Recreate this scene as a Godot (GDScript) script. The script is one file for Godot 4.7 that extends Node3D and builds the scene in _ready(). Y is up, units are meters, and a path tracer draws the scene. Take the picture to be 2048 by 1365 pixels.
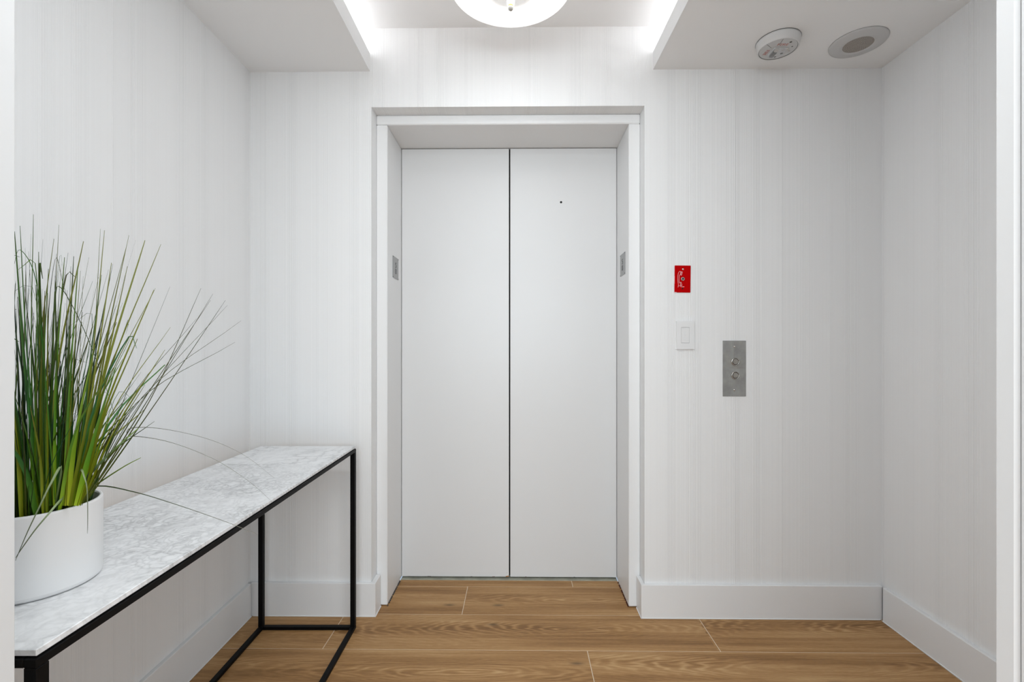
extends Node3D
# An elevator lobby: marble console with potted grass at the left, white elevator doors in the back wall.
# World frame: the lens stands over the origin, 1.158 m up, looking along -z. The back wall is turned by 0.65 degrees.

const EYE := 1.158
const FOCAL := 955.0          # in pixels of the 2048 x 1365 frame
const XL := -1.13             # wall faces and heights of the lobby
const XR := 1.5635
const SOFFIT := 2.334
const UPPER := 2.519
const LIP_L := -0.6137
const LIP_R := 0.597
const FLOOR_ROW := 0.2385

var back := Transform3D(Basis(Vector3.UP, -0.01127), Vector3(0, 0, -2.0424))   # the back wall's own axes: x along it, z out of it
var M := {}
var taken := {}
var rng := RandomNumberGenerator.new()


func _ready() -> void:
	rng.seed = 7
	camera_and_light()
	materials()
	room()
	lobby_ceiling()
	elevator()
	floor_planks()
	hall()
	console_table()
	ceiling_lamp()
	potted_grass()
	wall_devices()
	ceiling_devices()


func camera_and_light() -> void:
	var cam := Camera3D.new()
	cam.name = "camera"
	cam.projection = Camera3D.PROJECTION_FRUSTUM
	cam.near = 0.05
	cam.far = 50.0
	cam.size = cam.near * 1365.0 / FOCAL
	cam.frustum_offset = Vector2(-2.0, 8.5) * cam.near / FOCAL
	cam.position = Vector3(0, EYE, 0)
	cam.current = true
	add_child(cam)
	var w := WorldEnvironment.new()
	w.name = "world_environment"
	var e := Environment.new()
	e.background_mode = Environment.BG_COLOR
	e.background_color = Color(0.72, 0.8, 0.9)
	e.tonemap_mode = Environment.TONE_MAPPER_LINEAR
	e.tonemap_exposure = 0.955
	e.sdfgi_enabled = true
	e.ssao_enabled = true
	e.ssil_enabled = true
	w.environment = e
	add_child(w)
	# daylight through the hall's window, just inside its panes
	area_light("window_light", Vector3(0, 1.66, 3.3), Vector3(0, 1.66, 0), Vector2(3.5, 1.2), Color(0.935, 0.976, 1.0), 10.8)
	area_light("side_window_light", Vector3(1.8, 1.72, 0.8), Vector3(0, 1.72, 0.8), Vector2(1.66, 1.0), Color(0.935, 0.976, 1.0), 1.5)
	area_light("left_window_light", Vector3(-1.8, 1.72, 0.8), Vector3(0, 1.72, 0.8), Vector2(1.66, 1.0), Color(0.935, 0.976, 1.0), 1.25)
	area_light("recessed_glow", Vector3(0.0, SOFFIT - 0.012, -0.72), Vector3(0.0, 0, -0.72), Vector2(0.8, 0.16), Color(0.95, 0.98, 1.0), 0.95)


func area_light(called: String, at: Vector3, towards: Vector3, size: Vector2, tint: Color, energy: float, parent: Node3D = self) -> void:
	var l := AreaLight3D.new()
	l.name = called
	l.area_size = size
	l.light_color = tint
	l.light_energy = energy
	l.area_range = 12.0
	l.area_attenuation = 2.0
	l.shadow_enabled = true
	parent.add_child(l, true)
	var up := Vector3.UP if absf((towards - at).normalized().y) < 0.9 else Vector3.FORWARD
	l.transform = Transform3D(Basis.looking_at(towards - at, up), at)


# ---------------------------------------------------------------- nodes

func numbered(called: String) -> String:
	var n: int = taken.get(called, -1) + 1
	taken[called] = n
	return called if n == 0 else "%s_%03d" % [called, n]


func tag(o: Node3D, label: String, category: String, group := "", kind := "") -> Node3D:
	o.set_meta("label", label)
	o.set_meta("category", category)
	if group:
		o.set_meta("group", group)
	if kind:
		o.set_meta("kind", kind)
	return o


func thing(called: String, label: String, category: String, where := Transform3D(), kind := "", group := "") -> Node3D:
	var o := Node3D.new()
	o.name = numbered(called)
	o.transform = where
	add_child(o, true)
	tag(o, label, category, group, kind)
	return o


func part(called: String, mesh: Mesh, skin: Material, parent: Node3D, where := Transform3D(), label := "") -> MeshInstance3D:
	var o := MeshInstance3D.new()
	o.name = called
	o.mesh = mesh
	o.material_override = skin
	o.transform = where
	if label:
		o.set_meta("label", label)
	var n := 0
	while parent.has_node(NodePath(o.name)):
		n += 1
		o.name = "%s_%03d" % [called, n]
	parent.add_child(o, true)
	return o


# ---------------------------------------------------------------- shapes

func new_st() -> SurfaceTool:
	var st := SurfaceTool.new()
	st.begin(Mesh.PRIMITIVE_TRIANGLES)
	return st


func face(st: SurfaceTool, p: Array, out_dir: Vector3, uv := []) -> void:
	var n: Vector3 = (p[1] - p[0]).cross(p[2] - p[0])
	if n.length() < 1e-14 and p.size() > 3:
		n = (p[2] - p[0]).cross(p[3] - p[0])
	var order := range(p.size())
	if n.dot(out_dir) > 0.0:
		order.reverse()
	n = n.normalized() * signf(n.dot(out_dir))
	for k in range(1, p.size() - 1):
		for i in [order[0], order[k], order[k + 1]]:
			st.set_normal(n)
			if uv.size():
				st.set_uv(uv[i])
			else:
				var v: Vector3 = p[i]
				st.set_uv(Vector2(v.x + v.z, -v.y) if absf(n.y) < 0.7 else Vector2(v.x, v.z))
			st.add_vertex(p[i])


# a box from corner a to corner b whose edges are cut off by c
func bx(st: SurfaceTool, a: Vector3, b: Vector3, c := 0.0) -> void:
	var mid := (a + b) / 2.0
	var h := (b - a).abs() / 2.0
	var at := func(s: Vector3, axis: int) -> Vector3:
		var q := Vector3(s.x * (h.x - c), s.y * (h.y - c), s.z * (h.z - c))
		q[axis] = s[axis] * h[axis]
		return mid + q
	for axis in 3:
		var u := (axis + 1) % 3
		var v := (axis + 2) % 3
		for s in [-1.0, 1.0]:
			var ring := []
			for k in [[-1.0, -1.0], [1.0, -1.0], [1.0, 1.0], [-1.0, 1.0]]:
				var g := Vector3()
				g[axis] = s
				g[u] = k[0]
				g[v] = k[1]
				ring.append(at.call(g, axis))
			var o := Vector3()
			o[axis] = s
			face(st, ring, o)
	if c <= 0.0:
		return
	for axis in 3:
		var u := (axis + 1) % 3
		var v := (axis + 2) % 3
		for su in [-1.0, 1.0]:
			for sv in [-1.0, 1.0]:
				var g := Vector3()
				g[u] = su
				g[v] = sv
				var lo := g
				var hi := g
				lo[axis] = -1.0
				hi[axis] = 1.0
				face(st, [at.call(lo, u), at.call(hi, u), at.call(hi, v), at.call(lo, v)], g)
	for sx in [-1.0, 1.0]:
		for sy in [-1.0, 1.0]:
			for sz in [-1.0, 1.0]:
				var g := Vector3(sx, sy, sz)
				face(st, [at.call(g, 0), at.call(g, 1), at.call(g, 2)], g)


func box(a: Vector3, b: Vector3, c := 0.0) -> Mesh:
	var st := new_st()
	bx(st, a, b, c)
	return st.commit()


func boxes(list: Array, c := 0.0) -> Mesh:
	var st := new_st()
	for k in list:
		bx(st, k[0], k[1], c)
	return st.commit()


# a profile of (radius, height) turned about the y axis, top to bottom or bottom to top, the solid on its left-hand inside
func lathe(st: SurfaceTool, prof: Array, seg := 48, soft := false, at := Vector3.ZERO) -> void:
	var norms := []
	for k in prof.size() - 1:
		var d: Vector2 = prof[k + 1] - prof[k]
		norms.append(Vector2(d.y, -d.x).normalized())
	for k in prof.size() - 1:
		var na: Vector2 = norms[k]
		var nb: Vector2 = norms[k]
		if soft:
			if k > 0:
				na = (norms[k - 1] + norms[k]).normalized()
			if k < norms.size() - 1:
				nb = (norms[k] + norms[k + 1]).normalized()
		for s in seg:
			var t0 := TAU * s / seg
			var t1 := TAU * (s + 1) / seg
			var q := []
			for c in [[prof[k], t0, na], [prof[k], t1, na], [prof[k + 1], t1, nb], [prof[k + 1], t0, nb]]:
				var r: Vector2 = c[0]
				var n: Vector2 = c[2]
				q.append([Vector3(r.x * cos(c[1]), r.y, r.x * sin(c[1])) + at, Vector3(n.x * cos(c[1]), n.y, n.x * sin(c[1])), Vector2(float(c[1]) / TAU * 4.0, r.y * 4.0)])
			var mean: Vector3 = q[0][1] + q[2][1]
			for tri in [[0, 1, 2], [0, 2, 3]]:
				var cr: Vector3 = (q[tri[1]][0] - q[tri[0]][0]).cross(q[tri[2]][0] - q[tri[0]][0])
				if cr.length() < 1e-13:
					continue
				var o: Array = [tri[0], tri[2], tri[1]] if cr.dot(mean) > 0.0 else tri
				for i in o:
					st.set_normal(q[i][1])
					st.set_uv(q[i][2])
					st.add_vertex(q[i][0])


func turned(prof: Array, seg := 48, soft := false) -> Mesh:
	var st := new_st()
	lathe(st, prof, seg, soft)
	return st.commit()


# a flat stroke along points in the xy plane, with depth d in z
func stroke(st: SurfaceTool, pts: Array, w: float, d: float) -> void:
	for k in pts.size() - 1:
		var a: Vector2 = pts[k]
		var b: Vector2 = pts[k + 1]
		var t := (b - a).normalized() * w * 0.5
		var s := Vector2(-t.y, t.x)
		var c := [a - t + s, b + t + s, b + t - s, a - t - s]
		var top := []
		for v in c:
			top.append(Vector3(v.x, v.y, d))
		face(st, top, Vector3(0, 0, 1))
		for i in 4:
			var p: Vector2 = c[i]
			var q: Vector2 = c[(i + 1) % 4]
			var o := (p + q) / 2.0 - (a + b) / 2.0
			face(st, [Vector3(p.x, p.y, 0), Vector3(q.x, q.y, 0), Vector3(q.x, q.y, d), Vector3(p.x, p.y, d)], Vector3(o.x, o.y, 0))


func lettering(text: String, size: float, depth: float) -> TextMesh:
	var t := TextMesh.new()
	var f := SystemFont.new()
	f.font_names = PackedStringArray(["Droid Sans"])
	t.font = f
	t.text = text
	t.font_size = 64
	t.pixel_size = size / 46.0
	t.depth = depth
	return t


# ---------------------------------------------------------------- materials

func mat(c: Color, rough := 0.6, metal := 0.0) -> StandardMaterial3D:
	var m := StandardMaterial3D.new()
	m.albedo_color = c
	m.roughness = rough
	m.metallic = metal
	return m


func g8(v: float) -> Color:
	return Color(v / 255.0, v / 255.0, v / 255.0)


func noise(seed_: int, kind := FastNoiseLite.TYPE_SIMPLEX_SMOOTH, freq := 1.0, octaves := 1) -> FastNoiseLite:
	var n := FastNoiseLite.new()
	n.seed = seed_
	n.noise_type = kind
	n.frequency = freq
	n.fractal_type = FastNoiseLite.FRACTAL_FBM if octaves > 1 else FastNoiseLite.FRACTAL_NONE
	n.fractal_octaves = octaves
	return n


func materials() -> void:
	wallpaper()
	M.ceiling = mat(g8(249), 0.9)
	M.trim = mat(g8(240), 0.45)
	M.casing = mat(g8(218), 0.45)
	M.frame = mat(g8(240), 0.4)
	M.door = mat(g8(226), 0.38)
	M.hall_wall = mat(g8(238), 0.8)
	M.black = mat(Color(0.05, 0.05, 0.052), 0.45)
	M.black.metallic_specular = 0.22
	M.rubber = mat(Color(0.02, 0.02, 0.02), 0.8)
	M.dark_gap = mat(Color(0.3, 0.3, 0.3), 0.9)
	M.grout = mat(Color(0.87, 0.79, 0.69), 0.9)
	M.caulk = mat(g8(240), 0.5)
	M.sill = brushed(Color(0.70, 0.70, 0.64), 31, 0.6, 0.15)
	M.steel = brushed(Color(0.66, 0.66, 0.65), 32, 0.45, 0.3)
	M.chrome = mat(Color(0.8, 0.79, 0.77), 0.18, 1.0)
	M.button_cap = mat(Color(0.68, 0.665, 0.64), 0.3, 0.8)
	M.dark_ring = mat(Color(0.16, 0.13, 0.12), 0.4, 0.4)
	M.sign_metal = mat(Color(0.66, 0.66, 0.66), 0.45, 0.35)
	M.sign_ink = mat(Color(0.33, 0.33, 0.33), 0.6)
	M.red = mat(Color(0.74, 0.0, 0.01), 0.6)
	M.red.metallic_specular = 0.15
	M.white_print = mat(Color(0.98, 0.8, 0.8), 0.6)
	M.plastic = mat(g8(236), 0.4)
	M.detector = mat(g8(222), 0.5)
	M.speaker = mat(g8(208), 0.6)
	M.soft_seam = mat(Color(0.62, 0.62, 0.62), 0.9)
	M.detector_face = mat(g8(206), 0.3)
	M.red_print = mat(Color(0.72, 0.33, 0.28), 0.6)
	M.flash = mat(Color(0.33, 0.32, 0.29), 0.4, 0.2)
	M.grille = mat(Color(0.80, 0.775, 0.75), 0.6)
	M.hole = mat(Color(0.30, 0.27, 0.25), 0.9)
	M.pot = mat(g8(232), 0.42)
	M.soil = mat(Color(0.05, 0.04, 0.03), 1.0)
	M.rust = mat(Color(0.72, 0.45, 0.16), 0.9)
	M.rust_dark = mat(Color(0.3, 0.12, 0.06), 0.9)
	M.glass = mat(Color(1, 1, 1, 0.06), 0.02)
	M.glass.transparency = BaseMaterial3D.TRANSPARENCY_ALPHA
	M.lens = mat(Color(0.95, 0.97, 1.0, 0.12), 0.05)
	M.lens.transparency = BaseMaterial3D.TRANSPARENCY_ALPHA
	M.lamp_glass = mat(g8(245), 0.25)
	M.lamp_glass.emission_enabled = true
	M.lamp_glass.emission = Color(1.0, 0.99, 0.975)
	M.lamp_glass.emission_energy_multiplier = 0.85
	M.lamp_disc = mat(g8(235), 0.4)
	M.lamp_disc.emission_enabled = true
	M.lamp_disc.emission = Color(1.0, 0.99, 0.975)
	M.lamp_disc.emission_energy_multiplier = 0.25
	M.led = mat(g8(245), 0.5)
	M.led.emission_enabled = true
	M.led.emission = Color(1, 1, 1)
	M.led.emission_energy_multiplier = 2.0
	M.panel = mat(g8(245), 0.5)
	M.panel.emission_enabled = true
	M.panel.emission = Color(1, 0.985, 0.965)
	M.panel.emission_energy_multiplier = 0.8
	M.nickel = mat(Color(0.74, 0.73, 0.71), 0.4, 0.2)
	M.brass = mat(Color(0.85, 0.66, 0.36), 0.3, 0.9)
	for v in 4:
		M["wood_%d" % v] = wood(50 + v * 7)
	M.marble = marble()
	M.leaf = mat(Color.WHITE, 0.5)
	M.leaf.vertex_color_use_as_albedo = true
	M.leaf.backlight_enabled = true
	M.leaf.backlight = Color(0.26, 0.26, 0.16)
	M.leaf.cull_mode = BaseMaterial3D.CULL_DISABLED


# vertical cords of uneven width pressed into white vinyl
func wallpaper() -> void:
	var n := 2048
	var r := RandomNumberGenerator.new()
	r.seed = 12
	var h := PackedFloat32Array()
	var tone := PackedFloat32Array()
	h.resize(n)
	tone.resize(n)
	var broad := noise(5, FastNoiseLite.TYPE_SIMPLEX_SMOOTH, 0.006)
	var x := 0
	while x < n:
		var w := r.randi_range(3, 8)
		var gap := r.randi_range(1, 4)
		var strong := clampf(0.55 + 0.9 * broad.get_noise_1d(x), 0.12, 1.0)
		var amp := r.randf_range(0.35, 1.0) * strong
		var shade := r.randf_range(-1.0, 1.0) * strong
		for k in w + gap:
			if x + k < n:
				var t := (k + 0.5) / w
				h[x + k] = amp * sin(PI * minf(t, 1.0)) if t < 1.0 else 0.0
				tone[x + k] = shade if t < 1.0 else -1.2 * strong
		x += w + gap
	var him := Image.create(n, 8, false, Image.FORMAT_RGB8)
	var cim := Image.create(n, 8, false, Image.FORMAT_RGB8)
	for i in n:
		for j in 8:
			him.set_pixel(i, j, Color(h[i], h[i], h[i]))
			var c := 0.965 + 0.012 * tone[i]
			cim.set_pixel(i, j, Color(c, c, c))
	var m := mat(Color.WHITE, 0.75)
	m.albedo_color = g8(252)
	m.albedo_texture = ImageTexture.create_from_image(cim)
	m.heightmap_enabled = true
	m.heightmap_texture = ImageTexture.create_from_image(him)
	m.heightmap_scale = 0.07
	m.uv1_triplanar = true
	m.uv1_world_triplanar = true
	m.uv1_triplanar_sharpness = 8.0
	m.uv1_scale = Vector3(0.74, 0.74, 0.74)
	M.paper = m


func brushed(c: Color, seed_: int, rough: float, metal: float) -> StandardMaterial3D:
	var a := noise(seed_, FastNoiseLite.TYPE_SIMPLEX_SMOOTH, 1.0, 3)
	var im := Image.create(96, 224, false, Image.FORMAT_RGB8)
	for y in 224:
		for x in 96:
			var v := 1.0 + 0.10 * a.get_noise_2d(x * 0.02, y * 0.018) + 0.035 * a.get_noise_2d(x * 0.9, y * 0.01 + 40.0)
			var warm := 0.03 * clampf(a.get_noise_2d(x * 0.03 + 9.0, y * 0.02 + 5.0) + y / 224.0 - 0.5, 0.0, 1.0)
			im.set_pixel(x, y, Color(minf(1, 0.93 * v), minf(1, (0.93 - warm * 0.4) * v), minf(1, (0.93 - warm) * v)))
	var m := mat(c, rough, metal)
	m.albedo_texture = ImageTexture.create_from_image(im)
	m.uv1_scale = Vector3(9, 4.2, 1)
	return m


# oak: rings of a log cut a little off its axis, fibres, broad tone and a knot
func wood(seed_: int) -> StandardMaterial3D:
	var w := 1024
	var hh := 176
	var a := noise(seed_, FastNoiseLite.TYPE_SIMPLEX_SMOOTH, 1.0, 2)
	var b := noise(seed_ + 1, FastNoiseLite.TYPE_SIMPLEX_SMOOTH, 1.0)
	var r := RandomNumberGenerator.new()
	r.seed = seed_
	var heart := r.randf_range(0.07, 0.17)
	var peak := r.randf_range(0.3, 1.2)
	var slope := r.randf_range(0.10, 0.19)
	var knot := Vector2(r.randf_range(0.15, 1.35), r.randf_range(0.05, 0.19))
	var dark := Color(0.50, 0.355, 0.205)
	var mid := Color(0.665, 0.50, 0.315)
	var pale := Color(0.79, 0.64, 0.455)
	var im := Image.create(w, hh, false, Image.FORMAT_RGB8)
	for y in hh:
		for x in w:
			var u := x * 1.5 / w
			var v := y * FLOOR_ROW / hh
			var kd := Vector2((u - knot.x) * 0.35, v - knot.y)
			var near := exp(-kd.length_squared() / 0.0003)
			var vv := v + 0.020 * a.get_noise_2d(u * 1.6, v * 5.0) + 0.012 * near * signf(kd.y)
			var d := sqrt((vv - heart) * (vv - heart) * 1.3 + pow(slope * (u - peak), 2.0) + 0.0002)
			var ring := 0.5 + 0.5 * sin(TAU * (d / 0.0095 + 0.6 * a.get_noise_2d(u * 5.0, v * 34.0)))
			ring = (pow(ring, 1.8) - 0.35) * (0.25 + exp(-pow((vv - heart) / 0.05, 2.0)) * clampf(0.5 + 1.4 * a.get_noise_2d(u * 1.3 + 90.0, v * 3.0), 0.0, 1.0))
			var fibre := b.get_noise_2d(u * 9.0, v * 620.0)
			var fine := b.get_noise_2d(u * 40.0 + 7.0, v * 1500.0)
			var wide := a.get_noise_2d(u * 0.9 + 30.0, v * 9.0)
			var streak := a.get_noise_2d(u * 1.1 + 60.0, v * 46.0)
			var t := 0.50 + 0.42 * ring + 0.13 * fibre + 0.09 * fine + 0.34 * wide + 0.20 * streak
			t = clampf(t, 0.0, 1.0)
			var c := dark.lerp(mid, t * 2.0) if t < 0.5 else mid.lerp(pale, t * 2.0 - 1.0)
			c = c.lerp(Color(0.30, 0.235, 0.17), 0.55 * exp(-kd.length_squared() / 0.00006))
			im.set_pixel(x, y, c)
	var m := mat(Color.WHITE, 0.5)
	m.albedo_texture = ImageTexture.create_from_image(im)
	m.metallic_specular = 0.4
	return m


# white marble with a soft grey net of veins
func marble() -> StandardMaterial3D:
	var w := 1280
	var hh := 384
	var cell := noise(91, FastNoiseLite.TYPE_CELLULAR, 1.0)
	cell.cellular_return_type = FastNoiseLite.RETURN_DISTANCE2_SUB
	cell.cellular_jitter = 1.0
	var a := noise(92, FastNoiseLite.TYPE_SIMPLEX_SMOOTH, 1.0, 3)
	var b := noise(93, FastNoiseLite.TYPE_SIMPLEX_SMOOTH, 1.0, 4)
	var im := Image.create(w, hh, false, Image.FORMAT_RGB8)
	for y in hh:
		for x in w:
			var p := Vector2(x * 1.312 / w, y * 0.392 / hh)
			var q := p + Vector2(a.get_noise_2d(p.x * 9.0, p.y * 9.0), a.get_noise_2d(p.x * 9.0 + 50.0, p.y * 9.0)) * 0.035
			q += Vector2(b.get_noise_2d(p.x * 40.0, p.y * 40.0), b.get_noise_2d(p.x * 40.0, p.y * 40.0 + 70.0)) * 0.008
			# cells pulled out along a diagonal
			var s := Vector2(q.x * 0.8 + q.y * 0.6, -q.x * 0.6 + q.y * 0.8)
			var d1: float = cell.get_noise_2d(s.x * 13.0, s.y * 20.0) + 1.0
			var d2: float = cell.get_noise_2d(s.x * 44.0 + 20.0, s.y * 62.0 + 11.0) + 1.0
			var far := clampf((p.x - 0.05) / 0.7, 0.0, 1.0)
			var patch := clampf(0.5 + 1.3 * a.get_noise_2d(p.x * 4.0 + 9.0, p.y * 4.0), 0.0, 1.0)
			var v := 0.19 * (1.0 - 0.62 * far) * exp(-d1 * 9.0) * (0.25 + 0.75 * patch) + (0.02 + 0.17 * far) * exp(-d2 * 4.5) * (0.4 + 0.6 * patch)
			v += 0.05 * clampf(b.get_noise_2d(p.x * 14.0, p.y * 20.0), 0.0, 1.0)
			v += 0.03 * far * clampf(b.get_noise_2d(p.x * 60.0, p.y * 60.0) + 0.3, 0.0, 1.0)
			var c := clampf(0.955 - 0.98 * v, 0.0, 1.0)
			im.set_pixel(x, y, Color(c, c, c * 1.003 if c < 0.99 else c))
	var m := mat(Color.WHITE, 0.28)
	m.albedo_texture = ImageTexture.create_from_image(im)
	return m


# ---------------------------------------------------------------- the setting

func room() -> void:
	var o := thing("wall_left", "white cord-textured wall behind the marble console", "wall", Transform3D(), "structure")
	part("wall_panel", box(Vector3(XL - 0.1, 0, -2.45), Vector3(XL, 2.62, -0.48)), M.paper, o)
	o = thing("wall_right", "white cord-textured wall at the right, beyond the call buttons", "wall", Transform3D(), "structure")
	part("wall_panel", box(Vector3(XR, 0, -2.45), Vector3(XR + 0.1, 2.62, -0.48)), M.paper, o)
	o = thing("wall_back", "white cord-textured wall around the elevator doorway", "wall", back, "structure")
	part("wall_panel", boxes([
		[Vector3(-1.18, 0, -0.4), Vector3(-0.608, 2.18, 0)],
		[Vector3(0.5607, 0, -0.4), Vector3(1.61, 2.18, 0)],
		[Vector3(-1.18, 2.18, -0.4), Vector3(1.61, 2.62, 0)]]), M.paper, o)
	o = thing("wall_front", "white wall with the open doorway the lobby is seen through", "wall", Transform3D(), "structure")
	part("wall_panel", boxes([
		[Vector3(-1.9, 0, -0.585), Vector3(-0.65, 2.62, -0.48)],
		[Vector3(0.631, 0, -0.585), Vector3(1.9, 2.62, -0.48)],
		[Vector3(-0.65, 2.23, -0.585), Vector3(0.631, 2.62, -0.48)]]), M.hall_wall, o)
	# the doorway's lining and casing
	o = thing("trim_1", "white painted casing of the near doorway at both edges of the picture", "casing", Transform3D(), "structure")
	part("jamb", box(Vector3(-0.65, 0, -0.572), Vector3(-0.6262, 2.21, -0.468), 0.003), M.casing, o)
	part("jamb", box(Vector3(0.6062, 0, -0.572), Vector3(0.631, 2.21, -0.468), 0.003), M.casing, o)
	part("head_jamb", box(Vector3(-0.65, 2.208, -0.572), Vector3(0.631, 2.23, -0.468), 0.003), M.casing, o)
	part("casing_board", box(Vector3(-0.71, 0, -0.602), Vector3(-0.6245, 2.21, -0.5735), 0.004), M.casing, o)
	part("casing_board", box(Vector3(0.6055, 0, -0.602), Vector3(0.69, 2.21, -0.5735), 0.004), M.casing, o)
	part("casing_board", box(Vector3(-0.71, 2.2, -0.602), Vector3(0.69, 2.285, -0.5735), 0.004), M.casing, o)
	# baseboards, with the caulk bead along the floor
	o = thing("baseboard_left", "white baseboard under the marble console", "baseboard", Transform3D(), "structure")
	part("board", box(Vector3(XL, 0, -2.036), Vector3(-1.1153, 0.142, -0.60), 0.0015), M.trim, o)
	part("caulk_bead", box(Vector3(-1.118, 0, -2.036), Vector3(-1.1125, 0.0035, -0.60), 0.001), M.caulk, o)
	o = thing("baseboard_right", "white baseboard along the right wall", "baseboard", Transform3D(), "structure")
	part("board", box(Vector3(1.548, 0, -2.0), Vector3(XR, 0.142, -0.60), 0.0015), M.trim, o)
	part("caulk_bead", box(Vector3(1.5452, 0, -2.0), Vector3(1.551, 0.0035, -0.60), 0.001), M.caulk, o)
	o = thing("baseboard_back", "white baseboards of the back wall on both sides of the elevator", "baseboard", back, "structure")
	part("board", boxes([[Vector3(-1.12, 0, 0), Vector3(-0.5865, 0.142, 0.015)], [Vector3(-0.6075, 0, -0.068), Vector3(-0.5865, 0.142, 0.002)]], 0.0015), M.trim, o)
	part("board", boxes([[Vector3(0.5435, 0, 0), Vector3(1.555, 0.142, 0.015)], [Vector3(0.5435, 0, -0.068), Vector3(0.5602, 0.142, 0.002)]], 0.0015), M.trim, o)
	part("caulk_bead", boxes([[Vector3(-1.11, 0, 0.012), Vector3(-0.585, 0.0035, 0.0175)], [Vector3(-0.589, 0, -0.068), Vector3(-0.584, 0.0035, 0.0175)]], 0.001), M.caulk, o)
	part("caulk_bead", boxes([[Vector3(0.542, 0, 0.012), Vector3(1.546, 0.0035, 0.0175)], [Vector3(0.541, 0, -0.068), Vector3(0.546, 0.0035, 0.0175)]], 0.001), M.caulk, o)


func lobby_ceiling() -> void:
	var o := thing("ceiling", "white tray ceiling with a raised middle and hidden cove lights", "ceiling", Transform3D(), "structure")
	part("soffit", boxes([
		[Vector3(XL, SOFFIT, -2.12), Vector3(LIP_L - 0.02, SOFFIT + 0.02, -0.586)],
		[Vector3(LIP_L - 0.02, SOFFIT, -2.12), Vector3(LIP_L, 2.4096, -0.586)]]), M.ceiling, o)
	part("soffit", boxes([
		[Vector3(LIP_R + 0.02, SOFFIT, -2.12), Vector3(XR, SOFFIT + 0.02, -0.586)],
		[Vector3(LIP_R, SOFFIT, -2.12), Vector3(LIP_R + 0.02, 2.4096, -0.586)]]), M.ceiling, o)
	part("soffit", box(Vector3(LIP_L, SOFFIT, -0.86), Vector3(LIP_R, 2.6, -0.586)), M.ceiling, o)
	part("cove_side", box(Vector3(-0.97, SOFFIT + 0.02, -2.12), Vector3(-0.87, 2.6, -0.586)), M.ceiling, o)
	part("cove_side", box(Vector3(0.853, SOFFIT + 0.02, -2.12), Vector3(0.953, 2.6, -0.586)), M.ceiling, o)
	part("raised_ceiling", box(Vector3(-0.87, UPPER, -2.12), Vector3(0.853, 2.6, -0.586)), M.ceiling, o)
	part("slab", box(Vector3(-1.9, 2.62, -2.5), Vector3(1.9, 2.7, -0.48)), M.ceiling, o)
	var d := thing("recessed_light", "long flush ceiling light in the soffit just inside the near doorway", "ceiling light", Transform3D(Basis(), Vector3(0.0, SOFFIT, -0.72)))
	part("light_frame", boxes([[Vector3(-0.42, -0.006, -0.09), Vector3(0.42, 0.0, -0.08)], [Vector3(-0.42, -0.006, 0.08), Vector3(0.42, 0.0, 0.09)], [Vector3(-0.42, -0.006, -0.08), Vector3(-0.41, 0.0, 0.08)], [Vector3(0.41, -0.006, -0.08), Vector3(0.42, 0.0, 0.08)]], 0.001), M.trim, d)
	part("diffuser", box(Vector3(-0.41, -0.003, -0.08), Vector3(0.41, 0.0, 0.08), 0.0005), M.panel, d)
	for s in [[-0.80, 1.0, "left"], [0.783, -1.0, "right"]]:
		var x: float = s[0]
		var t := thing("cove_light", "hidden strip light glowing in the ceiling cove on the %s" % s[2], "strip light", Transform3D(Basis(), Vector3(x, SOFFIT + 0.02, -1.44)), "", "cove strip lights")
		part("channel", box(Vector3(-0.012, 0, -0.57), Vector3(0.012, 0.02, 0.57), 0.001), M.trim, t)
		part("diffuser", box(Vector3(-0.009, 0.02, -0.565), Vector3(0.009, 0.024, 0.565), 0.001), M.led, t)
		area_light("cove_strip", Vector3(x, SOFFIT + 0.0455, -1.44), Vector3(x + 0.02 * s[1], UPPER, -1.44), Vector2(0.018, 1.13), Color(0.985, 0.99, 1), 0.235)
		var l: Node3D = get_child(get_child_count() - 1)
		l.rotation = Vector3(PI / 2, 0, 0)


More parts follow.
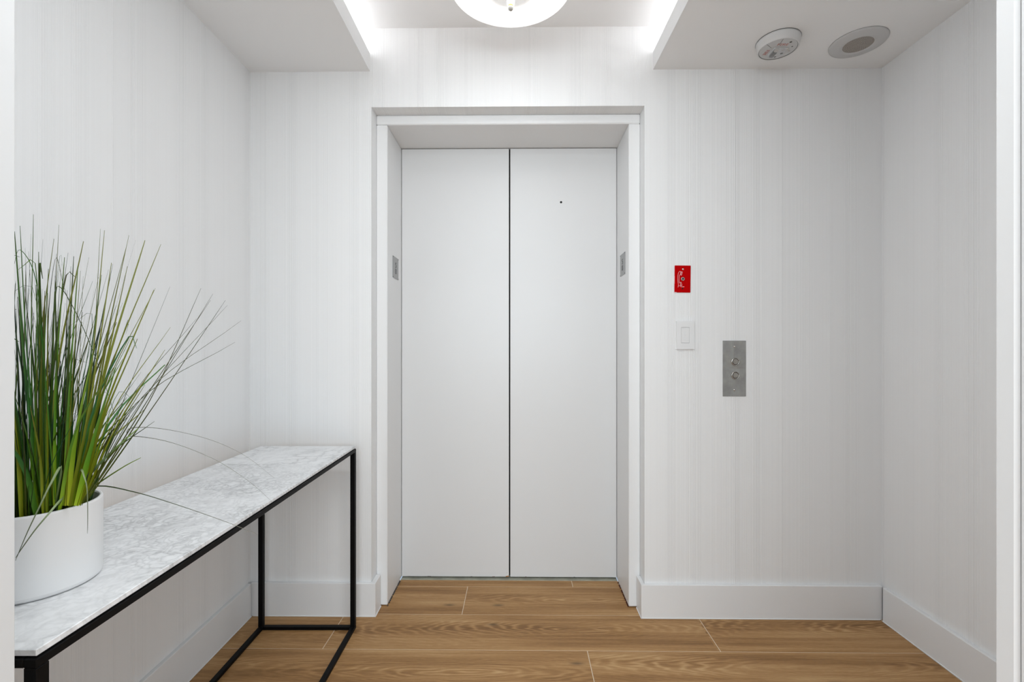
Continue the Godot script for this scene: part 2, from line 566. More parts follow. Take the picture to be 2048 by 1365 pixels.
func elevator() -> void:
	var o := thing("door_1", "white two-panel elevator door in its white steel frame", "elevator door", back, "structure")
	part("jamb", box(Vector3(-0.6075, 0.003, -0.35), Vector3(-0.559, 2.1365, -0.0715), 0.003), M.frame, o)
	part("jamb", box(Vector3(0.5105, 0.003, -0.35), Vector3(0.5602, 2.1365, -0.0715), 0.003), M.frame, o)
	part("header", box(Vector3(-0.6075, 2.137, -0.35), Vector3(0.5602, 2.1795, -0.07), 0.004), M.frame, o)
	var a := part("door_panel", box(Vector3(-0.557, 0.008, -0.356), Vector3(-0.0238, 2.134, -0.326), 0.0015), M.door, o)
	var b := part("door_panel", box(Vector3(-0.0172, 0.008, -0.356), Vector3(0.5087, 2.134, -0.326), 0.0015), M.door, o)
	part("door_seal", box(Vector3(-0.6, 0.001, -0.375), Vector3(0.555, 2.16, -0.359)), M.rubber, o)
	part("threshold", box(Vector3(-0.557, -0.004, -0.36), Vector3(0.509, 0.0012, -0.3085), 0.0005), M.sill, o)
	# the key hole of the right panel and the rust at the foot of the leading edge
	var st := new_st()
	lathe(st, [Vector2(0.0, 0.0006), Vector2(0.0052, 0.0006), Vector2(0.0056, 0.0)], 20)
	part("key_hole", st.commit(), M.rubber, b, Transform3D(Basis(Vector3.RIGHT, PI / 2), Vector3(0.2345, 1.8672, -0.326)))
	var spots := [[-0.0345, 0.0105, 0.006, 0.003], [-0.028, 0.012, 0.004, 0.0035], [-0.034, 0.028, 0.0015, 0.0013], [-0.1, 0.0092, 0.008, 0.0012], [-0.21, 0.0092, 0.006, 0.001], [-0.42, 0.0092, 0.01, 0.001]]
	for k in spots.size():
		var s: Array = spots[k]
		part("rust_spot", blot(s[2], s[3], k), M.rust if k < 2 else M.rust_dark, a, Transform3D(Basis(), Vector3(s[0], s[1], -0.326)))
	for s in [[0.06, 0.0092, 0.005, 0.001], [0.3, 0.0095, 0.004, 0.001]]:
		part("rust_spot", blot(s[2], s[3], 9), M.rust_dark, b, Transform3D(Basis(), Vector3(s[0], s[1], -0.326)))
	# chipped paint where the frame meets the floor
	for s in [[-0.557, 1.0], [0.5085, -1.0]]:
		var q := new_st()
		for k in 13:
			var z := -0.29 + k * 0.0175 + rng.randf_range(-0.004, 0.004)
			bx(q, Vector3(s[0] - 0.002, 0.0, z), Vector3(s[0] + 0.002, rng.randf_range(0.002, 0.006), z + rng.randf_range(0.006, 0.014)))
		part("paint_chips", q.commit(), M.rust_dark if s[1] < 0 else M.dark_gap, o).set_meta("kind", "stuff")


func blot(rx: float, ry: float, seed_: int) -> Mesh:
	var st := new_st()
	var r := RandomNumberGenerator.new()
	r.seed = seed_
	var ring := []
	for k in 10:
		var f := r.randf_range(0.6, 1.15)
		ring.append(Vector3(rx * f * cos(TAU * k / 10), ry * f * sin(TAU * k / 10), 0.0004))
	for k in 10:
		face(st, [Vector3(0, 0, 0.0005), ring[k], ring[(k + 1) % 10]], Vector3(0, 0, 1))
	return st.commit()


func floor_planks() -> void:
	var o := thing("floor", "warm brown wood-look planks with pale joints", "floor", back, "structure")
	part("grout_bed", box(Vector3(-2.1, -0.06, -0.309), Vector3(2.1, -0.0012, 5.7)), M.grout, o)
	# rows are counted from the elevator; joints step by a third of a plank from row to row
	var first := -0.2472 - FLOOR_ROW
	for row in 25:
		var z0 := first + row * FLOOR_ROW
		var z1 := z0 + FLOOR_ROW
		var lobby := z1 < 1.46
		var lo := -0.557 if row == 0 else (-1.115 if lobby else -1.9)
		var hi := 0.509 if row == 0 else (1.55 if lobby else 1.9)
		var joint := 0.284 - 0.504 * row
		joint -= floor((joint - lo) / 1.512) * 1.512
		var cuts := [lo]
		while joint < hi - 0.02:
			if joint > lo + 0.02:
				cuts.append(joint)
			joint += 1.512
		cuts.append(hi)
		for k in cuts.size() - 1:
			var a := Vector3(cuts[k] + 0.0016, -0.012, maxf(z0, -0.3075) + 0.0016)
			var b := Vector3(cuts[k + 1] - 0.0016, 0.0, z1 - 0.0016)
			part("plank", plank(a, b, z0), M["wood_%d" % ((row * 3 + k * 2 + row / 4) % 4)], o)


func plank(a: Vector3, b: Vector3, z0: float) -> Mesh:
	var st := new_st()
	var c := 0.0009
	var shift := rng.randf()
	var flip := rng.randf() < 0.5
	var at := func(p: Vector3) -> Vector2:
		var u := (p.x - a.x) / 1.5 + (shift * 0.0)
		var v := (p.z - z0) / FLOOR_ROW
		return Vector2(1.0 - u if flip else u, 1.0 - v if flip else v)
	var t := [Vector3(a.x + c, b.y, a.z + c), Vector3(b.x - c, b.y, a.z + c), Vector3(b.x - c, b.y, b.z - c), Vector3(a.x + c, b.y, b.z - c)]
	var e := [Vector3(a.x, b.y - c, a.z), Vector3(b.x, b.y - c, a.z), Vector3(b.x, b.y - c, b.z), Vector3(a.x, b.y - c, b.z)]
	var d := [Vector3(a.x, a.y, a.z), Vector3(b.x, a.y, a.z), Vector3(b.x, a.y, b.z), Vector3(a.x, a.y, b.z)]
	face(st, t, Vector3.UP, t.map(at))
	for k in 4:
		var n := (k + 1) % 4
		var o: Vector3 = (e[k] + e[n]) / 2.0 - (a + b) / 2.0
		o.y = 0.0
		var p := [t[k], t[n], e[n], e[k]]
		face(st, p, o.normalized() + Vector3.UP, p.map(at))
		var q := [e[k], e[n], d[n], d[k]]
		face(st, q, o, q.map(at))
	return st.commit()


func hall() -> void:
	var o := thing("wall_left_001", "plain white wall of the hall behind the camera, left", "wall", Transform3D(), "structure")
	part("wall_panel", boxes([
		[Vector3(-2.05, 0, -0.48), Vector3(-1.9, 2.62, -0.07)], [Vector3(-2.05, 0, 1.67), Vector3(-1.9, 2.62, 3.4)],
		[Vector3(-2.05, 0, -0.07), Vector3(-1.9, 1.18, 1.67)], [Vector3(-2.05, 2.22, -0.07), Vector3(-1.9, 2.62, 1.67)]]), M.hall_wall, o)
	o = thing("wall_right_001", "plain white wall of the hall behind the camera, right", "wall", Transform3D(), "structure")
	part("wall_panel", boxes([
		[Vector3(1.9, 0, -0.48), Vector3(2.05, 2.62, -0.07)], [Vector3(1.9, 0, 1.67), Vector3(2.05, 2.62, 3.4)],
		[Vector3(1.9, 0, -0.07), Vector3(2.05, 1.18, 1.67)], [Vector3(1.9, 2.22, -0.07), Vector3(2.05, 2.62, 1.67)]]), M.hall_wall, o)
	o = thing("wall_rear", "plain white wall with the hall window behind the camera", "wall", Transform3D(), "structure")
	part("wall_panel", boxes([
		[Vector3(-2.0, 0, 3.4), Vector3(-1.8, 2.62, 3.55)], [Vector3(1.8, 0, 3.4), Vector3(2.0, 2.62, 3.55)],
		[Vector3(-1.8, 0, 3.4), Vector3(1.8, 1.02, 3.55)], [Vector3(-1.8, 2.3, 3.4), Vector3(1.8, 2.62, 3.55)]]), M.hall_wall, o)
	o = thing("ceiling_001", "plain white ceiling of the hall behind the camera", "ceiling", Transform3D(), "structure")
	part("ceiling_panel", box(Vector3(-2.0, 2.62, -0.48), Vector3(2.0, 2.7, 3.55)), M.ceiling, o)
	o = thing("window_1", "wide glazed hall window of three panes behind the camera", "window", Transform3D(), "structure")
	var bars := [[Vector3(-1.8, 1.02, 3.44), Vector3(1.8, 1.08, 3.5)], [Vector3(-1.8, 2.24, 3.44), Vector3(1.8, 2.3, 3.5)]]
	for x in [-1.8, -0.63, 0.57, 1.74]:
		bars.append([Vector3(x, 1.08, 3.44), Vector3(x + 0.06, 2.24, 3.5)])
	part("window_frame", boxes(bars, 0.002), M.trim, o)
	for x in [-1.74, -0.57, 0.63]:
		part("pane", box(Vector3(x, 1.08, 3.468), Vector3(x + (1.14 if x > -0.6 and x < 0 else 1.11), 2.24, 3.474)), M.glass, o)
	for side in [["window_2", 1.94, "right"], ["window_3", -2.0, "left"]]:
		o = thing(side[0], "two-pane hall window in the %s wall beside the camera" % side[2], "window", Transform3D(Basis(), Vector3(side[1], 0, 0)), "structure")
		part("window_frame", boxes([
			[Vector3(0, 1.18, -0.07), Vector3(0.06, 1.24, 1.67)], [Vector3(0, 2.16, -0.07), Vector3(0.06, 2.22, 1.67)],
			[Vector3(0, 1.24, -0.07), Vector3(0.06, 2.16, -0.01)], [Vector3(0, 1.24, 0.77), Vector3(0.06, 2.16, 0.83)], [Vector3(0, 1.24, 1.61), Vector3(0.06, 2.16, 1.67)]], 0.002), M.trim, o)
		for z in [-0.01, 0.83]:
			part("pane", box(Vector3(0.027, 1.24, z), Vector3(0.033, 2.16, z + 0.78)), M.glass, o)


# ---------------------------------------------------------------- things

func console_table() -> void:
	# origin on the floor at the middle of the table
	var x0 := -1.035
	var x1 := -0.6425
	var za := -1.9565
	var zb := -0.644
	var c := Vector3((x0 + x1) / 2.0, 0, (za + zb) / 2.0)
	var o := thing("console_table", "narrow console table with a white marble top on a thin black metal frame", "console table", Transform3D(Basis(), c))
	var hx := (x1 - x0) / 2.0
	var hz := (zb - za) / 2.0
	var top := 0.734
	var w := 0.0185
	var th := 0.0128
	for sx in [-1.0, 1.0]:
		for sz in [-1.0, 1.0]:
			part("leg", box(Vector3(sx * hx, th, sz * hz), Vector3(sx * (hx - w), top - th, sz * (hz - w)), 0.0012), M.black, o)
	for y in [0.0, top - th]:
		for sx in [-1.0, 1.0]:
			part("frame_rail" if y > 0.1 else "floor_rail", box(Vector3(sx * hx, y, -hz), Vector3(sx * (hx - w), y + th, hz), 0.0012), M.black, o)
		for sz in [-1.0, 1.0]:
			part("frame_rail" if y > 0.1 else "floor_rail", box(Vector3(-hx + w, y, sz * hz), Vector3(hx - w, y + th, sz * (hz - w)), 0.0012), M.black, o)
	part("spacer", box(Vector3(-hx + 0.006, top, -hz + 0.006), Vector3(hx - 0.006, top + 0.0018, hz - 0.006)), M.rubber, o)
	var st := new_st()
	bx(st, Vector3(-hx + 0.003, top + 0.0018, -hz + 0.003), Vector3(hx - 0.003, top + 0.0115, hz - 0.003), 0.0012)
	var m := st.commit()
	# lay the stone's figure along the slab
	var ar := m.surface_get_arrays(0)
	var vs: PackedVector3Array = ar[Mesh.ARRAY_VERTEX]
	var uv := PackedVector2Array()
	for v in vs:
		uv.append(Vector2((hz - v.z + 0.4 * v.y) / 1.312, (v.x + hx + 0.4 * v.y) / 0.392))
	ar[Mesh.ARRAY_TEX_UV] = uv
	ar[Mesh.ARRAY_TANGENT] = null
	var am := ArrayMesh.new()
	am.add_surface_from_arrays(Mesh.PRIMITIVE_TRIANGLES, ar)
	part("marble_top", am, M.marble, o, Transform3D(), "white marble slab with soft grey veins")


func ceiling_lamp() -> void:
	var o := thing("ceiling_lamp", "round white glowing glass ceiling lamp with a small metal finial", "ceiling lamp", Transform3D(Basis(), Vector3(-0.008, UPPER, -1.625)))
	part("canopy", turned([Vector2(0, -0.025), Vector2(0.06, -0.025), Vector2(0.066, -0.018), Vector2(0.066, 0)], 40), M.nickel, o)
	part("stem", turned([Vector2(0, -0.21), Vector2(0.006, -0.21), Vector2(0.006, -0.02), Vector2(0, -0.02)], 16), M.brass, o)
	# a shallow glass dish around a perforated disc
	var rim := EYE + 1.22 - UPPER
	var prof := [Vector2(0.084, rim - 0.018), Vector2(0.12, rim - 0.019), Vector2(0.16, rim - 0.014), Vector2(0.195, rim - 0.005), Vector2(0.208, rim), Vector2(0.21, rim + 0.004), Vector2(0.205, rim + 0.005), Vector2(0.16, rim - 0.008), Vector2(0.12, rim - 0.013), Vector2(0.084, rim - 0.012), Vector2(0.084, rim - 0.018)]
	part("glass_dish", turned(prof, 72, true), M.lamp_glass, o)
	var st := new_st()
	lathe(st, [Vector2(0.0, rim - 0.012), Vector2(0.086, rim - 0.012), Vector2(0.086, rim - 0.009), Vector2(0.0, rim - 0.009)], 48)
	var disc := part("perforated_disc", st.commit(), M.lamp_disc, o)
	var dots := new_st()
	for k in range(-13, 14):
		for j in range(-13, 14):
			var p := Vector2(k * 0.0064 + (0.0032 if j % 2 else 0.0), j * 0.0055)
			if p.length() < 0.081 and p.length() > 0.02:
				var ring := []
				for i in 6:
					ring.append(Vector3(p.x + 0.0016 * cos(TAU * i / 6), rim - 0.01225, p.y + 0.0016 * sin(TAU * i / 6)))
				face(dots, ring, Vector3.DOWN)
	part("perforations", dots.commit(), M.ceiling, disc).set_meta("kind", "stuff")
	part("finial_rod", turned([Vector2(0.0, rim - 0.062), Vector2(0.0125, rim - 0.062), Vector2(0.0135, rim - 0.03), Vector2(0.0125, rim - 0.012), Vector2(0, rim - 0.012)], 24), M.lamp_glass, o)
	var fin := part("finial", ball(0.0095, 1.0), M.nickel, o, Transform3D(Basis(), Vector3(0, rim - 0.0715, 0)))
	part("finial_collar", turned([Vector2(0, 0.004), Vector2(0.0078, 0.004), Vector2(0.0082, 0.008), Vector2(0, 0.0085)], 20), M.brass, fin)
	area_light("lamp_light", Vector3(-0.008, UPPER + rim - 0.022, -1.625), Vector3(-0.008, 0, -1.625), Vector2(0.27, 0.27), Color(0.97, 0.985, 1.0), 0.07)
	var l := OmniLight3D.new()
	l.name = "lamp_glow"
	l.light_color = Color(0.97, 0.99, 1.0)
	l.light_energy = 0.01
	l.light_size = 0.14
	l.omni_range = 12.0
	l.omni_attenuation = 2.0
	l.shadow_enabled = true
	l.position = Vector3(-0.008, UPPER + rim - 0.02, -1.625)
	add_child(l)


func ball(r: float, tall: float) -> Mesh:
	var p := []
	for k in 11:
		var t := -PI / 2 + PI * k / 10.0
		p.append(Vector2(maxf(0.0, r * cos(t)), r * tall * sin(t)))
	return turned(p, 20, true)


# the point that lies under pixel x, y of the photograph's frame at a depth
func at(x: float, y: float, depth: float) -> Vector3:
	return Vector3((x - 1026.0) * depth / FOCAL, EYE + (691.0 - y) * depth / FOCAL, -depth)


func curve(p: Array, n: int) -> PackedVector3Array:
	var out := PackedVector3Array()
	var q := [p[0] * 2.0 - p[1]] + p + [p[-1] * 2.0 - p[-2]]
	var spans := p.size() - 1
	for i in n + 1:
		var f := minf(float(i) / n * spans, spans - 1e-6)
		var k := int(f)
		var a: Vector3 = q[k + 1]
		out.append(a.cubic_interpolate(q[k + 2], q[k], q[k + 3], f - k))
	return out


# a folded grass leaf along points; colours run from foot to tip
func leaf(p: PackedVector3Array, wide: float, facing: Vector3, foot: Color, body: Color, tip: Color, blunt := 0.12) -> Mesh:
	var st := new_st()
	st.set_smooth_group(0)
	var n := p.size() - 1
	var rows := []
	for i in n + 1:
		var t := float(i) / n
		var dir := (p[mini(i + 1, n)] - p[maxi(i - 1, 0)]).normalized()
		var side := dir.cross(facing)
		side = side.normalized() if side.length() > 0.05 else Vector3.RIGHT
		var nor := side.cross(dir).normalized()
		var w := wide * 0.5 * (0.75 + 0.25 * sin(PI * minf(1.0, t * 2.2))) * lerpf(1.0, blunt, pow(t, 1.3))
		if i == n:
			w *= 0.7
		var c := foot.lerp(body, clampf(t / 0.35, 0, 1)) if t < 0.35 else body.lerp(tip, clampf((t - 0.35) / 0.6, 0, 1))
		rows.append([p[i] - side * w + nor * w * 0.25, p[i], p[i] + side * w + nor * w * 0.25, c.srgb_to_linear(), nor])
	for i in n:
		var a: Array = rows[i]
		var b: Array = rows[i + 1]
		for h in 2:
			for v in [[a, h], [b, h], [b, h + 1], [a, h], [b, h + 1], [a, h + 1]]:
				var lean: Vector3 = (v[0][2] - v[0][0]).normalized() * (0.35 * (1.0 - v[1]))
				st.set_color(v[0][3])
				st.set_normal((v[0][4] + lean).normalized())
				st.add_vertex(v[0][v[1]])
	return st.commit()


func potted_grass() -> void:
	var c := Vector3(-0.823, 0.7455, -0.829)
	var o := thing("potted_grass", "tall artificial grass in a plain white cylinder pot on the marble console", "potted plant", Transform3D(Basis(), c))
	var r := 0.085
	var h := 0.1395
	part("pot", turned([Vector2(0, 0.001), Vector2(r - 0.004, 0.001), Vector2(r - 0.001, 0.004), Vector2(r, 0.008), Vector2(r, h - 0.003), Vector2(r - 0.001, h - 0.0008), Vector2(r - 0.003, h), Vector2(r - 0.005, h - 0.0008), Vector2(r - 0.006, h - 0.003), Vector2(r - 0.006, h - 0.025), Vector2(0, h - 0.025)], 72), M.pot, o)
	part("soil", turned([Vector2(r - 0.006, h - 0.024), Vector2(r - 0.03, h - 0.02), Vector2(0, h - 0.016)], 32), M.soil, o)
	var greens := [
		[Color(0.90, 0.92, 0.24), Color(0.50, 0.66, 0.12), Color(0.41, 0.50, 0.16)],
		[Color(0.70, 0.82, 0.16), Color(0.33, 0.54, 0.09), Color(0.33, 0.43, 0.13)],
		[Color(0.40, 0.58, 0.16), Color(0.20, 0.44, 0.15), Color(0.28, 0.38, 0.17)],
		[Color(0.60, 0.64, 0.12), Color(0.50, 0.54, 0.10), Color(0.44, 0.45, 0.18)],
		[Color(0.34, 0.50, 0.26), Color(0.20, 0.42, 0.25), Color(0.25, 0.36, 0.22)]]
	var grey := [Color(0.45, 0.55, 0.3), Color(0.62, 0.68, 0.52), Color(0.36, 0.38, 0.3)]
	var thin := [Color(0.36, 0.40, 0.12), Color(0.26, 0.29, 0.11), Color(0.26, 0.26, 0.20)]
	# leaves that stand out singly: [tip x, tip y, tip depth, root x, bow, width in mm, tone]; the foot is at soil height
	var tips := [
		[67, 429, 0.84, 58, 0, 5, 1], [40, 452, 0.80, 75, 0, 4, 2], [118, 450, 0.88, 100, 0, 5, 3], [86, 479, 0.92, 70, -8, 3, 2], [108, 478, 0.83, 66, -12, 4, 3],
		[167, 483, 0.85, 95, -14, 6, 3], [129, 515, 0.80, 104, 0, 5, 1], [178, 515, 0.9, 118, -8, 5, 3], [201, 458, 0.93, 156, 14, 4, 3], [209, 461, 0.86, 148, 12, 4, 3],
		[197, 555, 0.8, 130, -6, 6, 3], [223, 526, 0.84, 150, 8, 5, 3], [258, 471, 0.86, 150, 4, 9, 3], [255, 486, 0.9, 140, -4, 6, 3], [271, 481, 0.95, 150, -6, 2, 3],
		[290, 481, 0.88, 155, -4, 7, 3], [322, 489, 0.82, 150, -10, 7, 3], [255, 533, 0.82, 158, 6, 6, 3], [311, 577, 0.9, 165, -22, 4, 3], [308, 580, 0.8, 160, -6, 7, 3],
		[340, 574, 0.94, 172, 4, 2, 3], [402, 577, 0.86, 174, 22, 2.6, 3], [426, 588, 0.92, 176, 4, 2.5, 3], [421, 601, 0.84, 170, -2, 2.5, 3], [451, 601, 0.86, 178, 6, 3, 3],
		[455, 611, 0.8, 174, -22, 3, 3], [482, 642, 0.9, 176, -46, 2.2, 3], [470, 685, 0.86, 180, -58, 2.2, 3], [341, 655, 0.82, 170, -22, 3.7, 3], [393, 638, 0.88, 176, -26, 2.2, 3],
		[275, 678, 0.85, 168, -6, 6, 3], [263, 673, 0.78, 150, -14, 5, 1], [156, 532, 0.83, 128, 4, 5, 1], [142, 533, 0.9, 122, 6, 4, 2], [161, 542, 0.78, 134, 4, 4, 3],
		[97, 538, 0.84, 84, -2, 5, 1], [119, 539, 0.80, 84, -10, 5, 2], [62, 468, 0.9, 66, -8, 4, 2], [29, 463, 0.78, 66, 4, 6, 2], [33, 520, 0.86, 72, 0, 6, 1],
		[72, 570, 0.82, 96, 2, 7, 2], [90, 582, 0.78, 78, 0, 10, 3], [190, 690, 0.8, 136, 0, 8, 0], [222, 640, 0.88, 162, 6, 7, 3], [240, 600, 0.84, 166, 2, 6, 3],
		[210, 700, 0.78, 145, 4, 11, 3], [232, 735, 0.8, 160, 2, 9, 1], [330, 700, 0.86, 172, -8, 4, 3], [310, 733, 0.82, 170, -14, 5, 3], [290, 770, 0.9, 176, -6, 4, 3]]
	for k in tips:
		var root := at(k[3] * 0.78 + 28.0, 1012.0, 0.829 + (k[2] - 0.85) * 0.45)
		var end := at(k[0], k[1], k[2])
		var chord: Vector3 = end - root
		var bow: Vector3 = Vector3(chord.y, -chord.x, 0).normalized() * float(k[4]) * k[2] / FOCAL
		var mid: Vector3 = (root + end) / 2.0 + bow + Vector3(0, 0, 0.006)
		var g: Array = thin if k[5] < 3.6 else greens[k[6]]
		part("grass_blade", leaf(curve([root - c, mid - c, end - c], 12), k[5] * 0.001, facing_of(), g[0], g[1], g[2], 0.3 if k[5] < 8 else 0.2), M.leaf, o)
	# leaves that hang over the rim and the long arching wisps
	var bent := [
		[[[112, 1008, .80], [124, 934, .77], [102, 968, .745], [78, 1017, .725], [55, 1065, .715], [31, 1122, .712]], 5, grey],
		[[[118, 1012, .79], [126, 996, .765], [98, 1028, .735], [71, 1060, .725], [45, 1096, .72], [31, 1117, .718]], 5, grey],
		[[[140, 1008, .82], [160, 943, .79], [169, 955, .785], [174.5, 980, .78], [175.5, 1030, .778], [175, 1068, .778]], 3.5, grey],
		[[[150, 1003, .83], [173, 959, .82], [210, 918, .81], [245, 885, .80], [277, 857, .79]], 9, [Color(0.25, 0.32, 0.22), Color(0.42, 0.5, 0.36), Color(0.55, 0.66, 0.36)]],
		[[[152, 1004, .84], [172, 988, .85], [196, 968, .85], [248, 934, .85], [282, 916, .85]], 6, [Color(0.25, 0.32, 0.15), Color(0.35, 0.44, 0.18), Color(0.5, 0.58, 0.25)]],
		[[[160, 1002, .85], [200, 940, .86], [236, 895, .86], [262, 868, .87]], 6, [Color(0.55, 0.58, 0.12), Color(0.4, 0.42, 0.1), Color(0.25, 0.28, 0.1)]],
		[[[252, 872, .87], [264, 856.5, .87], [330, 859, .90], [420, 880, .94], [490, 912, .97], [549, 957, .99]], 1.5, [Color(0.3, 0.3, 0.22), Color(0.4, 0.4, 0.34), Color(0.45, 0.45, 0.42)]],
		[[[248, 884, .86], [263, 873, .86], [340, 885, .89], [430, 920, .92], [500, 965, .94], [545, 1005, .95]], 1.5, [Color(0.3, 0.3, 0.22), Color(0.4, 0.4, 0.34), Color(0.45, 0.45, 0.42)]],
		[[[165, 1000, .84], [196, 973, .84], [270, 985, .84], [350, 1009, .835], [440, 1040, .83], [515, 1069, .825]], 2.4, [Color(0.18, 0.24, 0.1), Color(0.22, 0.27, 0.16), Color(0.4, 0.38, 0.33)]],
		[[[128, 1000, .83], [116, 790, .80], [111, 610, .785], [117, 573, .78], [141, 605, .775], [176, 678, .77], [205, 755, .768], [226, 820, .766], [244, 887, .766]], 2.0, [Color(0.3, 0.4, 0.1), Color(0.22, 0.30, 0.1), Color(0.15, 0.2, 0.07)]],
		[[[110, 1000, .80], [88, 720, .78], [72, 560, .77], [40, 500, .765], [26, 540, .76]], 2.4, greens[2]],
		[[[120, 1000, .85], [96, 700, .84], [110, 520, .83], [128, 575, .82], [150, 640, .82]], 1.6, thin]]
	for b in bent:
		var p := []
		for q in b[0]:
			p.append(at(q[0], q[1], q[2]) - c)
		var g: Array = b[2]
		part("grass_blade", leaf(curve(p, 24), b[1] * 0.001, Vector3(0.15, 0.5, 1).normalized(), g[0], g[1], g[2], 0.25), M.leaf, o)
	# the body of the clump
	for k in 232:
		var ang := rng.randf() * TAU
		var rr := sqrt(rng.randf()) * 0.068
		var root := Vector3(cos(ang) * rr, h - 0.02, sin(ang) * rr)
		var out := Vector3(cos(ang), 0, sin(ang)) * (rr / 0.068) + Vector3(rng.randf_range(-0.8, 0.95), 0, rng.randf_range(-0.7, 0.7))
		var tall := rng.randf_range(0.14, 0.36) if k % 3 else rng.randf_range(0.34, 0.47)
		var reach := out * rng.randf_range(0.02, 0.105) * (1.15 if tall < 0.3 else 0.9)
		var end := root + reach + Vector3(0, tall * (1.0 - reach.length() * 0.6), 0)
		var bend := []
		if k % 7 == 3:
			bend = [end + Vector3(rng.randf_range(-0.03, 0.05), rng.randf_range(-0.02, 0.01), rng.randf_range(-0.02, 0.03))]
		var mid := root + reach * rng.randf_range(0.28, 0.45) + Vector3(0, tall * 0.52, 0)
		var g: Array = greens[[0, 1, 1, 2, 2, 3, 3, 1, 4, 2][rng.randi() % 10]]
		var dim := rng.randf_range(0.5, 1.08)
		var wide := rng.randf_range(0.004, 0.0085) if k % 4 else 0.002
		part("grass_blade", leaf(curve([root, mid, end] + bend, 10), wide, facing_of(), g[0] * dim, g[1] * dim, g[2] * dim, 0.22), M.leaf, o)


func facing_of() -> Vector3:
	return Vector3(rng.randf_range(-0.75, 0.75), rng.randf_range(-0.1, 0.25), 1).normalized()


func screw(r: float) -> Mesh:
	var st := new_st()
	lathe(st, [Vector2(0, r * 0.62), Vector2(r * 0.35, r * 0.58), Vector2(r * 0.75, r * 0.38), Vector2(r, 0)], 16, true)
	return st.commit()


func on_wall(x: float, y: float, z := 0.0) -> Transform3D:
	return back * Transform3D(Basis(), Vector3(x, y, z))


